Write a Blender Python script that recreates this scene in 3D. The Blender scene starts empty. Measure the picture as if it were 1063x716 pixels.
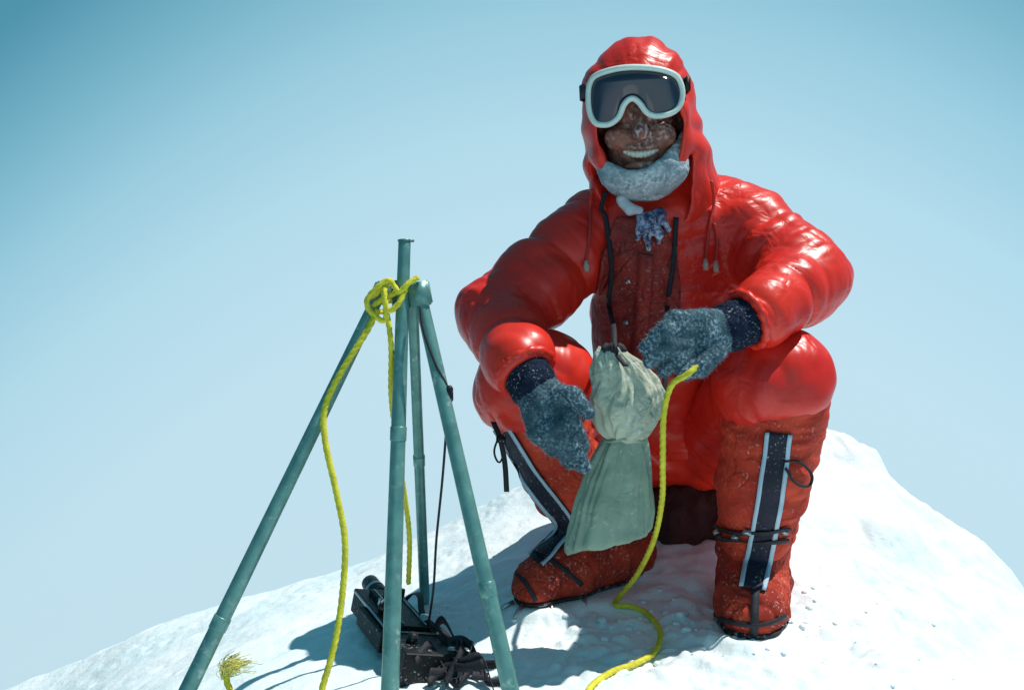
import bpy, bmesh, math, random
import numpy as np
from mathutils import Vector, Matrix
from mathutils.bvhtree import BVHTree
random.seed(4); rng = np.random.RandomState(7)
scene = bpy.context.scene; COL = scene.collection
R = math.radians
# ---------------------------------------------------------------- camera
CAM = np.array([0., 0., .73]); TH = R(5); FPX = 1122.
FW = np.array([0, math.cos(TH), -math.sin(TH)]); UP = np.array([0, math.sin(TH), math.cos(TH)])
def ray(px, py): return FW + np.array([(px-531.5)/FPX, 0, 0]) + UP*((358-py)/FPX)
def P(px, py, Y):
    d = ray(px, py); return CAM + d*(Y/d[1])
cd = bpy.data.cameras.new('camera'); cam = bpy.data.objects.new('camera', cd); COL.objects.link(cam)
cam.location = CAM; cam.rotation_euler = (R(90)-TH, 0, 0); cd.sensor_width = 36; cd.lens = 38
cd.clip_start = .02; cd.clip_end = 500; scene.camera = cam
# ---------------------------------------------------------------- noise
PERM = rng.permutation(256); PERM = np.concatenate([PERM, PERM, PERM])
G3 = rng.normal(size=(256, 3)); G3 /= np.linalg.norm(G3, axis=1)[:, None]
def pn(x, y, z):
    x, y, z = np.broadcast_arrays(np.asarray(x, float), np.asarray(y, float), np.asarray(z, float))
    xi = np.floor(x).astype(int); yi = np.floor(y).astype(int); zi = np.floor(z).astype(int)
    xf = x-xi; yf = y-yi; zf_ = z-zi; xi &= 255; yi &= 255; zi &= 255
    fd = lambda t: t*t*t*(t*(t*6-15)+10)
    u, v, w = fd(xf), fd(yf), fd(zf_); out = 0
    for a in (0, 1):
        for b in (0, 1):
            for c in (0, 1):
                g = G3[PERM[PERM[PERM[xi+a]+yi+b]+zi+c]]
                dd = g[..., 0]*(xf-a)+g[..., 1]*(yf-b)+g[..., 2]*(zf_-c)
                out = out + dd*(u if a else 1-u)*(v if b else 1-v)*(w if c else 1-w)
    return out
def fbm(x, y, z, o=4):
    s = 0; a = 1.
    for i in range(o):
        s = s + a*pn(x*2**i+i*7.3, y*2**i+i*3.1, z*2**i+i*5.7); a *= .5
    return s
# ---------------------------------------------------------------- materials
def M(name, c, rough=.5, metal=0., c2=None, ns=12., bump=0., bs=60., frost=0., fs=90., fc=(.75, .8, .84), spec=.5, coat=0., crease=0., cs=14.):
    m = bpy.data.materials.new(name); m.use_nodes = True; nt = m.node_tree; N = nt.nodes; L = nt.links
    b = N['Principled BSDF']; b.inputs['Roughness'].default_value = rough; b.inputs['Metallic'].default_value = metal
    b.inputs['Specular IOR Level'].default_value = spec; b.inputs['Coat Weight'].default_value = coat
    b.inputs['Coat Roughness'].default_value = .15
    tc = N.new('ShaderNodeTexCoord')
    def noise(s, d=4., dist=0.):
        n = N.new('ShaderNodeTexNoise'); n.inputs['Scale'].default_value = s; n.inputs['Detail'].default_value = d
        n.inputs['Distortion'].default_value = dist; L.new(tc.outputs['Object'], n.inputs['Vector']); return n.outputs['Fac']
    def math_(op, a, v):
        x = N.new('ShaderNodeMath'); x.operation = op; L.new(a, x.inputs[0])
        if isinstance(v, (int, float)): x.inputs[1].default_value = v
        else: L.new(v, x.inputs[1])
        return x.outputs[0]
    def mix(f, a, bb):
        x = N.new('ShaderNodeMix'); x.data_type = 'RGBA'; L.new(f, x.inputs[0])
        for i, v in ((6, a), (7, bb)):
            if isinstance(v, tuple): x.inputs[i].default_value = (*v, 1)
            else: L.new(v, x.inputs[i])
        return x.outputs[2]
    def ramp(f, lo, hi):
        r = N.new('ShaderNodeMapRange'); r.inputs[1].default_value = lo; r.inputs[2].default_value = hi; L.new(f, r.inputs[0]); return r.outputs[0]
    if c2 is None: c2 = tuple(v*.7 for v in c)
    col = mix(ramp(noise(ns), .35, .65), tuple(c), tuple(c2))
    if frost > 0:
        f1 = ramp(noise(fs, 6), .62-.25*frost, .78-.2*frost)
        f2 = ramp(noise(fs*.12, 3), .4, .6)
        col = mix(math_('MULTIPLY', f1, f2), col, tuple(fc))
    L.new(col, b.inputs['Base Color'])
    prev = None
    def addb(h, st, dist):
        nonlocal prev
        bp = N.new('ShaderNodeBump'); bp.inputs['Strength'].default_value = st; bp.inputs['Distance'].default_value = dist; L.new(h, bp.inputs['Height'])
        if prev: L.new(prev, bp.inputs['Normal'])
        prev = bp.outputs['Normal']
    if crease:
        a = math_('ABSOLUTE', math_('SUBTRACT', noise(cs, 2, .8), .5), 0); d = math_('ABSOLUTE', math_('SUBTRACT', noise(cs*2.3, 2, .6), .5), 0)
        addb(math_('MULTIPLY', math_('MINIMUM', math_('ADD', a, math_('MULTIPLY', d, .55)), .16), ramp(noise(cs*.55, 1), .38, .6)), crease, .060)
    if bump: addb(noise(bs, 4, .4), bump, .003)
    if prev: L.new(prev, b.inputs['Normal'])
    return m
NYLON = M('red_nylon', (.86, .036, .015), .36, c2=(.70, .020, .012), bump=.10, bs=60, crease=.25, cs=11, spec=.48, ns=5)
PANEL = M('dark_red_panel', (.40, .030, .020), .65, c2=(.20, .015, .012), bump=.6, bs=90, crease=.6, cs=14, frost=.15, fs=160, fc=(.52, .30, .26))
CANVAS = M('red_canvas', (.76, .072, .030), .75, c2=(.50, .037, .018), bump=.5, bs=80, crease=.6, cs=12, frost=.06, fs=190, fc=(.80, .46, .38), ns=14, spec=.3)
BOOTM = M('boot_canvas', (.58, .058, .026), .8, c2=(.27, .022, .013), bump=.7, bs=90, crease=.7, cs=14, frost=.20, fs=170, fc=(.80, .58, .53), ns=16, spec=.25)
WOOL = M('frosted_wool', (.035, .070, .094), .95, c2=(.075, .135, .165), ns=60, bump=.9, bs=260, frost=.55, fs=180, fc=(.34, .46, .54), spec=.1)
FIBRE = M('wool_fibre', (.11, .18, .22), .9, c2=(.42, .54, .61), ns=45, spec=.1)
NAVYWOOL = M('navy_wool', (.010, .016, .034), .95, c2=(.02, .03, .06), ns=60, bump=.9, bs=260, frost=.12, fs=200, spec=.1)
NFIBRE = M('navy_fibre', (.012, .018, .035), .9, c2=(.05, .08, .12), ns=45, spec=.1)
MASKM = M('frosted_mask', (.22, .30, .33), .95, c2=(.38, .46, .49), ns=40, bump=.9, bs=240, frost=.85, fs=150, fc=(.62, .69, .73), spec=.1)
MFIBRE = M('frost_fibre', (.38, .46, .50), .9, c2=(.64, .71, .74), ns=45, spec=.1)
SCARF = M('patterned_scarf', (.035, .04, .12), .45, c2=(.14, .16, .30), ns=70, bump=.5, bs=150, frost=.8, fs=110, fc=(.68, .76, .90), crease=.8, cs=40)
COLLAR = M('pale_collar', (.62, .66, .68), .9, c2=(.45, .5, .54), ns=40, bump=.6, bs=150)
SKIN = M('weathered_skin', (.37, .128, .080), .5, c2=(.16, .052, .037), ns=45, bump=.9, bs=120, frost=.5, fs=110, fc=(.60, .51, .49))
TEETH = M('teeth', (.82, .77, .65), .35, c2=(.66, .60, .48), ns=120)
GFRAME = M('goggle_frame', (.74, .82, .74), .45, c2=(.62, .73, .66), ns=35, bump=.2, frost=.3, fs=120, fc=(.85, .88, .86))
LENS = M('goggle_lens', (.030, .013, .040), .10, c2=(.012, .016, .032), ns=9, spec=.8, coat=.3)
BLACK = M('black_webbing', (.010, .011, .016), .7, c2=(.02, .02, .028), bump=.5, bs=300)
NAVY = M('navy_stripe', (.008, .010, .030), .7, bump=.4, bs=200, frost=.06, fs=200)
LSTRIPE = M('pale_stripe', (.54, .66, .76), .7, c2=(.44, .56, .66), bump=.4, bs=200)
PLASTIC = M('black_plastic', (.007, .007, .009), .5, c2=(.012, .012, .014), bump=.2, bs=120, frost=.06, fs=200, spec=.3)
SILVER = M('worn_metal', (.5, .52, .52), .3, .9, bump=.2)
ALU = M('green_alloy', (.17, .37, .33), .36, .3, c2=(.11, .27, .25), ns=35, bump=.15, bs=120, frost=.15, fs=60, fc=(.5, .6, .57))
ALUJ = M('green_alloy_joint', (.10, .24, .23), .4, .3, c2=(.07, .18, .17), ns=35, bump=.15)
ROPE = M('yellow_rope', (.82, .73, .045), .75, c2=(.64, .56, .03), ns=60, bump=.5, bs=250)
FRAY = M('frayed_strands', (.86, .80, .30), .8, c2=(.72, .66, .12), ns=60)
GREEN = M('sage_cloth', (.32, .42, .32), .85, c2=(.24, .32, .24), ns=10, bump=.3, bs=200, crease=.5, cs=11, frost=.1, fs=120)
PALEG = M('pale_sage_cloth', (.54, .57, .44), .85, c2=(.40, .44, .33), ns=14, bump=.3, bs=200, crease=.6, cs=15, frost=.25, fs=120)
REDCORD = M('red_cord', (.6, .03, .02), .6, bump=.3, bs=300)
BEIGE = M('frosted_tassel', (.6, .42, .34), .8, bump=.5, bs=200)
SOLE = M('boot_sole', (.03, .02, .018), .8, frost=.4, fs=120, bump=.4)
BROWN = M('dark_seat_fill', (.085, .018, .014), .85, c2=(.03, .010, .009), bump=.5, bs=90, crease=.8, cs=16)
def snow_mat():
    m = bpy.data.materials.new('snow'); m.use_nodes = True; nt = m.node_tree; N = nt.nodes; L = nt.links
    b = N['Principled BSDF']; b.inputs['Roughness'].default_value = .6; b.inputs['Specular IOR Level'].default_value = .25
    tc = N.new('ShaderNodeTexCoord')
    n = N.new('ShaderNodeTexNoise'); n.inputs['Scale'].default_value = 5; n.inputs['Detail'].default_value = 6; L.new(tc.outputs['Object'], n.inputs['Vector'])
    r = N.new('ShaderNodeValToRGB'); r.color_ramp.elements[0].position = .35; r.color_ramp.elements[1].position = .65
    r.color_ramp.elements[0].color = (.77, .88, .90, 1); r.color_ramp.elements[1].color = (.89, .94, .945, 1)
    L.new(n.outputs['Fac'], r.inputs[0]); L.new(r.outputs[0], b.inputs['Base Color'])
    prev = None
    for s, st, di in ((28, .38, .010), (110, .42, .0035), (420, .3, .0012)):
        q = N.new('ShaderNodeTexNoise'); q.inputs['Scale'].default_value = s; q.inputs['Detail'].default_value = 3; L.new(tc.outputs['Object'], q.inputs['Vector'])
        bp = N.new('ShaderNodeBump'); bp.inputs['Strength'].default_value = st; bp.inputs['Distance'].default_value = di
        L.new(q.outputs['Fac'], bp.inputs['Height'])
        if prev: L.new(prev, bp.inputs['Normal'])
        prev = bp.outputs['Normal']
    L.new(prev, b.inputs['Normal']); return m
SNOW = snow_mat()
# ---------------------------------------------------------------- objects
def empty(name, base, label, cat, group=None):
    o = bpy.data.objects.new(name, None); COL.objects.link(o); o.location = base; o.empty_display_size = .05
    o['label'] = label; o['category'] = cat
    if group: o['group'] = group
    return o
def rootof(p):
    off = Vector((0, 0, 0))
    while p is not None: off += p.location; p = p.parent
    return off
def mk(name, V, Q, mat, parent=None, smooth=True, label=None):
    me = bpy.data.meshes.new(name)
    me.from_pydata([tuple(v) for v in np.asarray(V, float).tolist()], [], Q.tolist() if isinstance(Q, np.ndarray) else Q); me.update()
    if smooth: me.polygons.foreach_set('use_smooth', [True]*len(me.polygons))
    me.materials.append(mat); o = bpy.data.objects.new(name, me); COL.objects.link(o)
    if parent is not None:
        o.parent = parent; o.location = -rootof(parent)
    if label: o['label'] = label
    return o
# ---------------------------------------------------------------- implicit modelling
class Cap:
    def __init__(s, a, b, ra, rb): s.a, s.b, s.ra, s.rb = np.array(a, float), np.array(b, float), ra, rb; s.ab = s.b-s.a; s.L2 = max(s.ab@s.ab, 1e-9)
    def bounds(s): r = max(s.ra, s.rb); return np.minimum(s.a, s.b)-r, np.maximum(s.a, s.b)+r
    def d(s, X, Y, Z):
        x, y, z = X-s.a[0], Y-s.a[1], Z-s.a[2]
        t = np.clip((x*s.ab[0]+y*s.ab[1]+z*s.ab[2])/s.L2, 0, 1)
        return np.sqrt((x-t*s.ab[0])**2+(y-t*s.ab[1])**2+(z-t*s.ab[2])**2)-(s.ra+(s.rb-s.ra)*t)
class Ell:
    def __init__(s, c, r, A=np.eye(3)): s.c, s.r, s.A = np.array(c, float), np.array(r, float), np.array(A)
    def bounds(s): m = max(s.r); return s.c-m, s.c+m
    def d(s, X, Y, Z):
        p = (X-s.c[0], Y-s.c[1], Z-s.c[2]); k0 = 0; k1 = 0
        for i in range(3):
            q = p[0]*s.A[i, 0]+p[1]*s.A[i, 1]+p[2]*s.A[i, 2]; k0 = k0+(q/s.r[i])**2; k1 = k1+(q/s.r[i]**2)**2
        k0 = np.sqrt(k0); k1 = np.sqrt(k1)+1e-9
        return k0*(k0-1)/k1
class Fn:
    def __init__(s, f, lo, hi): s.d, s.lo, s.hi = f, np.array(lo), np.array(hi)
    def bounds(s): return s.lo, s.hi
class Field:
    def __init__(s, prims, h, pad=.04):
        b = [p.bounds() for p in prims]; s.lo = np.min([x[0] for x in b], 0)-pad; hi = np.max([x[1] for x in b], 0)+pad
        s.h = h; s.n = np.ceil((hi-s.lo)/h).astype(int)+1; s.F = np.ones(s.n, np.float32)
        s.ax = [(s.lo[i]+h*np.arange(s.n[i])).astype(np.float32) for i in range(3)]
    def op(s, p, k=.02, op='u'):
        lo, hi = p.bounds(); m = k+.02
        i0 = np.clip(np.floor((lo-m-s.lo)/s.h).astype(int), 0, s.n); i1 = np.clip(np.ceil((hi+m-s.lo)/s.h).astype(int)+1, 0, s.n)
        if op == 'i': i0 = np.zeros(3, int); i1 = s.n
        if (i1 <= i0).any(): return s
        sl = tuple(slice(i0[i], i1[i]) for i in range(3))
        d = p.d(s.ax[0][sl[0]][:, None, None], s.ax[1][sl[1]][None, :, None], s.ax[2][sl[2]][None, None, :])
        A = s.F[sl]; d = np.broadcast_to(d, A.shape)
        if op == 's': d = -d
        g = 1 if op == 'u' else -1
        a, b = g*A, g*d; hh = np.clip(.5+.5*(a-b)/k, 0, 1)
        s.F[sl] = g*(a*(1-hh)+b*hh-k*hh*(1-hh)); return s
    def mesh(s):
        F = s.F; I = F < 0; n = s.n
        c = np.zeros(n-1, np.uint8)
        for a in (0, 1):
            for b in (0, 1):
                for e in (0, 1): c += I[a:n[0]-1+a, b:n[1]-1+b, e:n[2]-1+e]
        act = np.argwhere((c > 0) & (c < 8)); idm = np.full(n-1, -1, np.int64); idm[tuple(act.T)] = np.arange(len(act))
        cor = np.array([[a, b, e] for a in (0, 1) for b in (0, 1) for e in (0, 1)])
        val = np.stack([F[tuple((act+q).T)] for q in cor], 1).astype(float)
        S = np.zeros((len(act), 3)); C = np.zeros(len(act))
        for i in range(8):
            for j in range(i+1, 8):
                if np.abs(cor[i]-cor[j]).sum() == 1:
                    x = (val[:, i] < 0) != (val[:, j] < 0); t = np.where(x, val[:, i]/np.where(x, val[:, i]-val[:, j], 1), 0)
                    S += x[:, None]*(cor[i]+t[:, None]*(cor[j]-cor[i])); C += x
        V = s.lo+s.h*(act+S/C[:, None]); Q = []
        for ax, (o1, o2) in ((0, (1, 2)), (1, (2, 0)), (2, (0, 1))):
            sl0 = [slice(None)]*3; sl1 = [slice(None)]*3; sl0[ax] = slice(0, -1); sl1[ax] = slice(1, None)
            A, B = I[tuple(sl0)], I[tuple(sl1)]; e = np.argwhere(A != B)
            e = e[(e[:, o1] > 0) & (e[:, o2] > 0) & (e[:, o1] < n[o1]-1) & (e[:, o2] < n[o2]-1)]
            pos = A[tuple(e.T)]; q = []
            for (d1, d2) in ((1, 1), (0, 1), (0, 0), (1, 0)):
                g = e.copy(); g[:, o1] -= d1; g[:, o2] -= d2; q.append(idm[tuple(g.T)])
            q = np.stack(q, 1); q[~pos] = q[~pos][:, ::-1]; Q.append(q)
        Q = np.concatenate(Q); Q = Q[(Q >= 0).all(1)]
        return V, Q
def normals(V, Q):
    n = np.cross(V[Q[:, 2]]-V[Q[:, 0]], V[Q[:, 3]]-V[Q[:, 1]]); N = np.zeros_like(V)
    for i in range(3):
        w = n[:, i]
        for k in range(4): N[:, i] += np.bincount(Q[:, k], w, len(V))
    return N/(np.linalg.norm(N, axis=1)[:, None]+1e-12)
def relax(V, Q, it=2, f=.5):
    for _ in range(it):
        S = np.zeros_like(V); C = np.bincount(Q.ravel(), minlength=len(V))*2
        for i in range(3):
            for k in range(4):
                S[:, i] += np.bincount(Q[:, k], V[Q[:, (k+1) % 4], i]+V[Q[:, (k+3) % 4], i], len(V))
        V = V+(S/np.maximum(C, 1)[:, None]-V)*f
    return V
def limbw(V, caps, fs, ft, amp, seed=0., sharp=.015, soft=.0008, baffle=0., per=.1):
    D = []; Nn = []
    for i, c in enumerate(caps):
        D.append(c.d(V[:, 0], V[:, 1], V[:, 2])); L = math.sqrt(c.L2); ax = c.ab/L
        e1 = np.cross(ax, [0.3, .5, .8]); e1 /= np.linalg.norm(e1); e2 = np.cross(ax, e1); p = V-c.a
        a, b, e = p@ax, p@e1, p@e2
        wv = .020*pn(a*9+seed, b*9, e*9)
        n = pn((a+wv)*fs+seed+i*13.1, b*ft+3.3, e*ft+seed)+.4*pn((a+wv)*fs*2.1+seed, b*ft*2+9.1, e*ft*2+i)
        r = np.sqrt(n*n+soft)*2.2-.45
        if baffle:
            s_ = np.abs(np.sin(math.pi*(a+wv*.5+.02*pn(b*5, e*5, i*3.+.5))/per)); r = r*amp+baffle*(np.sqrt(s_+.004)-.75)
        Nn.append(r)
    D = np.array(D); W = np.exp(-(D-D.min(0))/sharp); return (1 if baffle else amp)*(W*np.array(Nn)).sum(0)/W.sum(0)
def patch(V, s, o): return np.clip(pn(V[:, 0]*s+o, V[:, 1]*s, V[:, 2]*s)*3+.45, 0, 1)
def build(name, field, mat, parent, disp=None, rel=2, label=None):
    V, Q = field.mesh(); V = relax(V, Q, rel)
    if disp is not None:
        V = V+normals(V, Q)*disp(V)[:, None]
    o = mk(name, V, Q, mat, parent, label=label); return o, V, Q
def fibres(name, V, Q, mat, parent, n, ln, wd, droop=.3):
    N = normals(V, Q); i = rng.randint(0, len(V), n); d = N[i]+rng.normal(0, .55, (n, 3))+np.array([0, 0, -droop]); d /= np.linalg.norm(d, axis=1)[:, None]
    s = np.cross(d, rng.normal(size=(n, 3))); s /= np.linalg.norm(s, axis=1)[:, None]; L = ln*rng.uniform(.4, 1.2, n)[:, None]; b = V[i]-N[i]*.001
    k = rng.normal(0, .3, (n, 3)); A = b-s*wd/2; B = b+s*wd/2; C = b+d*L*.55+s*wd*.35; D = b+d*L*.55-s*wd*.35; E = b+(d+k)*L
    VV = np.stack([A, B, C, D, E], 1).reshape(-1, 3); o = np.arange(n)*5
    F = [(int(q), int(q)+1, int(q)+2, int(q)+3) for q in o]+[(int(q)+3, int(q)+2, int(q)+4) for q in o]
    return mk(name, VV, F, mat, parent)
def bvh(V, Q): return BVHTree.FromPolygons([tuple(v) for v in V.tolist()], Q.tolist())
def hit(trees, px, py):
    d = Vector(ray(px, py)).normalized(); best = None
    for t in trees:
        h = t.ray_cast(Vector(CAM), d)
        if h[0] is not None and (best is None or h[3] < best[2]): best = (np.array(h[0]), np.array(h[1]), h[3])
    return best
# ---------------------------------------------------------------- tubes, ribbons
def catmull(pts, n=8):
    p = np.array(pts, float); p = np.vstack([2*p[0]-p[1], p, 2*p[-1]-p[-2]]); out = []
    for i in range(1, len(p)-2):
        for t in np.arange(n)/n:
            out.append(.5*(2*p[i]+(p[i+1]-p[i-1])*t+(2*p[i-1]-5*p[i]+4*p[i+1]-p[i+2])*t*t+(3*p[i]-p[i-1]-3*p[i+1]+p[i+2])*t**3))
    out.append(p[-2]); return np.array(out)
def resample(p, step):
    s = np.concatenate([[0], np.cumsum(np.linalg.norm(np.diff(p, axis=0), axis=1))]); n = max(2, int(s[-1]/step)); t = np.linspace(0, s[-1], n+1)
    return np.stack([np.interp(t, s, p[:, i]) for i in range(p.shape[1])], 1), t
def tube(p, r, n=12, twist=0., depth=0.):
    p = np.asarray(p, float); m = len(p); r = np.broadcast_to(np.asarray(r, float), (m,))
    T = np.gradient(p, axis=0); T /= np.linalg.norm(T, axis=1)[:, None]+1e-12
    u = np.cross(T[0], [.31, .77, .55]); u /= np.linalg.norm(u); V = []; s = np.concatenate([[0], np.cumsum(np.linalg.norm(np.diff(p, axis=0), axis=1))])
    for i in range(m):
        u = u-T[i]*(u@T[i]); u /= np.linalg.norm(u); w = np.cross(T[i], u)
        for k in range(n):
            a = 2*math.pi*k/n
            rr = r[i]*(1-depth+depth*abs(math.cos(1.5*(a-twist*s[i])))) if depth else r[i]
            V.append(p[i]+rr*(u*math.cos(a)+w*math.sin(a)))
    Q = [(i*n+k, i*n+(k+1) % n, (i+1)*n+(k+1) % n, (i+1)*n+k) for i in range(m-1) for k in range(n)]
    Q += [tuple(range(n))[::-1], tuple((m-1)*n+k for k in range(n))]
    return V, Q
def merge(parts):
    V = []; Q = []
    for v, q in parts:
        o = len(V); V += [tuple(x) for x in v]; Q += [tuple(i+o for i in f) for f in q]
    return V, Q
def rope(pts, r=.0058):
    p, _ = resample(catmull(pts, 10), .0035); return tube(p, r, 12, 150., .28)
def solid(o, t, off=-1):
    m = o.modifiers.new('thickness', 'SOLIDIFY'); m.thickness = t; m.offset = off; return o
def ribbon_on(trees, pts, w, off=.003, na=5, n=10):
    c, _ = resample(catmull(pts, 8), 4.); T = np.gradient(c, axis=0); T /= np.linalg.norm(T, axis=1)[:, None]; V = []; last = {}
    ww = np.interp(np.linspace(0, 1, len(c)), np.linspace(0, 1, len(w)), w) if isinstance(w, (list, tuple)) else [w]*len(c)
    for i, q in enumerate(c):
        for j in range(na):
            f = (j/(na-1)-.5)*ww[i]; px, py = q[0]-T[i][1]*f, q[1]+T[i][0]*f
            h = hit(trees, px, py)
            if h is None:
                V.append(P(px, py, last.get(j, last.get('y', 2.0))))
            else:
                nn = h[1]; nn = nn if nn@ray(px, py) < 0 else -nn
                v = h[0]+nn*off; last[j] = v[1]; last['y'] = v[1]; V.append(v)
    V = np.array(V); m = len(c)
    for _ in range(2):
        G = V.reshape(m, na, 3); G[1:-1] = .5*G[1:-1]+.25*(G[:-2]+G[2:]); V = G.reshape(-1, 3)
    Q = [(i*na+j, i*na+j+1, (i+1)*na+j+1, (i+1)*na+j) for i in range(m-1) for j in range(na-1)]
    return V, [q[::-1] for q in Q]
def ribbon3(pts, wdir, w, step=.006):
    c, _ = resample(catmull(pts, 8), step); V = []; wd = np.array(wdir, float)
    for i, q in enumerate(c):
        V += [q-wd*w/2, q+wd*w/2]
    return V, [(2*i, 2*i+1, 2*i+3, 2*i+2) for i in range(len(c)-1)]
def bbox_mesh(size, bev=.003, M4=Matrix.Identity(4), seg=2):
    bm = bmesh.new(); bmesh.ops.create_cube(bm, size=1); bmesh.ops.scale(bm, vec=size, verts=bm.verts)
    bmesh.ops.bevel(bm, geom=bm.edges[:], offset=bev, segments=seg, affect='EDGES'); bmesh.ops.transform(bm, matrix=M4, verts=bm.verts)
    bm.verts.ensure_lookup_table(); V = [tuple(v.co) for v in bm.verts]; Q = [tuple(v.index for v in f.verts) for f in bm.faces]; bm.free(); return V, Q
# ================================================================ SNOW
crest = [(-120, 775), (0, 714), (60, 694), (150, 655), (250, 624), (370, 590), (460, 548), (530, 508), (600, 480), (700, 462), (800, 448), (866, 446), (884, 450), (900, 460), (912, 466), (925, 488), (950, 506), (985, 528), (1000, 540), (1030, 566), (1063, 606), (1150, 700)]
cw = np.array([P(a, b, 2.75) for a, b in crest])
CX = np.concatenate([[-80, -4], cw[:, 0], [4, 80]]); CZ = np.concatenate([[-60, cw[0, 2]-1.5], cw[:, 2], [cw[-1, 2]-2., -62]])
FX = np.array([-80, -4, -1.4, -1.0, -.75, -.5, -.2, .6, .85, 1.1, 1.5, 4, 80]); FZ = np.array([-60, -2.2, -.62, -.32, -.14, -.03, .0, .0, -.05, -.2, -.5, -2.5, -62])
gx = np.linspace(-5, 5, 2001)
def sm(X, Z, s):
    g = np.interp(gx, X, Z); k = np.exp(-.5*(np.arange(-60, 61)*.005/s)**2); k /= k.sum()
    return np.convolve(np.pad(g, 60, mode='edge'), k, 'valid')
HC = sm(CX, CZ, .012); HF = sm(FX, FZ, .08)
PADS = []
def zf(x, y, fine=True):
    x = np.asarray(x, float); y = np.asarray(y, float)
    far = np.abs(x) > 4.9
    hc = np.where(far, np.interp(x, CX, CZ), np.interp(x, gx, HC)); hf = np.where(far, np.interp(x, FX, FZ), np.interp(x, gx, HF))
    t = np.clip((y-1.7)/1.05, 0, 1); z = hf+(hc-hf)*t**1.9
    u = np.maximum(1.7-y, 0); z = z-.05*u-.3*u*u/(u+.8)
    u = np.maximum(y-2.75, 0); z = z-.95*u*u/(u+.16)
    z = z+.020*fbm(x*2.6+4, y*2.6, 1.3, 3)
    rough = np.exp(-(((x-.40)/.38)**2+((y-2.02)/.3)**2))+.22
    right = 1/(1+np.exp(-(x-.58)/.06))
    if fine:
        bl = np.abs(fbm(x*8, y*8, 5.1, 3)); z = z+rough*.036*(bl-.25)
        crust = np.clip(pn(x*4.5+3, y*4.5, 4.)*2.5+.1+.15*right, 0, 1)
        bl = np.abs(pn(x*24, y*24, 9.1)); z = z-.010*np.clip(.22-bl, 0, 1)/.22*crust*(rough+.2)
        z = z+right*.045*(np.abs(pn(x*4+2+y*2, y*7-x*2, 8.8)+.2*pn(x*14, y*20, 3.))-.3)
        q = pn(x*5+1.7, y*6-x*3, 6.6)+.35*pn(x*15, y*15, 2.4)+.10*pn(x*45, y*45, 8.)
        z = z+right*.010*np.tanh(q*6)
        z = z+(.0045*rough+.0042*crust)*fbm(x*34, y*34, 2.2, 3)
        z = z+right*.010*np.exp(-((y-2.72)/.1)**2)*fbm(x*22, y*22, 5.2, 3)
        z = z+.007*fbm(x*5+y*3, y*14-x*4, 7.7, 2)
        ed = x-(.80+.10*pn(y*3.3, 2.2, 1.)+.06*pn(y*11, 5.2, 1.)+.02*pn(y*34, 5.2, x*20)-.30*(y-2.1)); z = z-.080*right/(1+np.exp(-ed/.010))*np.exp(-((y-2.0)/.34)**2)
    for (cx, cy, rx, ry, zz) in PADS:
        q = np.sqrt(((x-cx)/rx)**2+((y-cy)/ry)**2); w = 1/(1+np.exp((q-1.25)/.12)); z = z*(1-w)+w*zz
    return z
ZBR, ZBL = .008, .020
for (a, zz, rx, ry) in ((P(781, 640, 2.04), ZBR, .065, .12), (P(606, 612, 2.19), ZBL, .10, .07), (P(560, 620, 2.1), ZBL, .06, .05)):
    PADS.append((a[0], a[1], rx, ry, zz+.012))
def ground(px, py, off=0.):
    d = ray(px, py); s = np.linspace(1.2, 4, 1500); p = CAM+d*s[:, None]; b = p[:, 2] < zf(p[:, 0], p[:, 1])+off
    i = np.argmax(b) if b.any() else 700
    return p[i]
def axis(a, b, st, far, n):
    g = np.geomspace(.02, far, n); return np.concatenate([a-g[::-1], np.arange(a, b+1e-6, st), b+g])
xs = axis(-1.55, 1.55, .0055, 70, 34); ys = axis(1.25, 3.0, .0055, 70, 34)
XX, YY = np.meshgrid(xs, ys, indexing='ij'); ZZ = zf(XX, YY)
ZZ = np.maximum(ZZ, -70)
nx, ny = len(xs), len(ys); ii = np.arange(nx*ny).reshape(nx, ny)
Q = np.stack([ii[:-1, :-1], ii[1:, :-1], ii[1:, 1:], ii[:-1, 1:]], -1).reshape(-1, 4)
sn = mk('snow_ground', np.stack([XX, YY, ZZ], -1).reshape(-1, 3), Q, SNOW); sn['kind'] = 'structure'; sn['label'] = 'white snow summit mound falling away on both sides'
parts = []
ico = bmesh.new(); bmesh.ops.create_icosphere(ico, subdivisions=2, radius=1); IV = np.array([v.co for v in ico.verts]); ico.verts.ensure_lookup_table(); IQ = [tuple(v.index for v in f.verts) for f in ico.faces]; ico.free()
for k in range(130):
    x, y = rng.normal(.36, .22), rng.normal(2.02, .11)
    r = min(.0022+rng.exponential(.0022), .009); z = float(zf(x, y))
    n = 1+.5*pn(IV[:, 0]*1.6+k, IV[:, 1]*1.6, IV[:, 2]*1.6+k*.3)
    parts.append(((IV*n[:, None])*r*np.array([1.2, 1.2, .7])+np.array([x, y, z+r*.1]), IQ))
V, Q = merge(parts); cr = mk('loose_snow', V, Q, SNOW); cr['kind'] = 'stuff'; cr['label'] = 'loose crumbs of snow scattered round the boots'; cr['category'] = 'snow'
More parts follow.
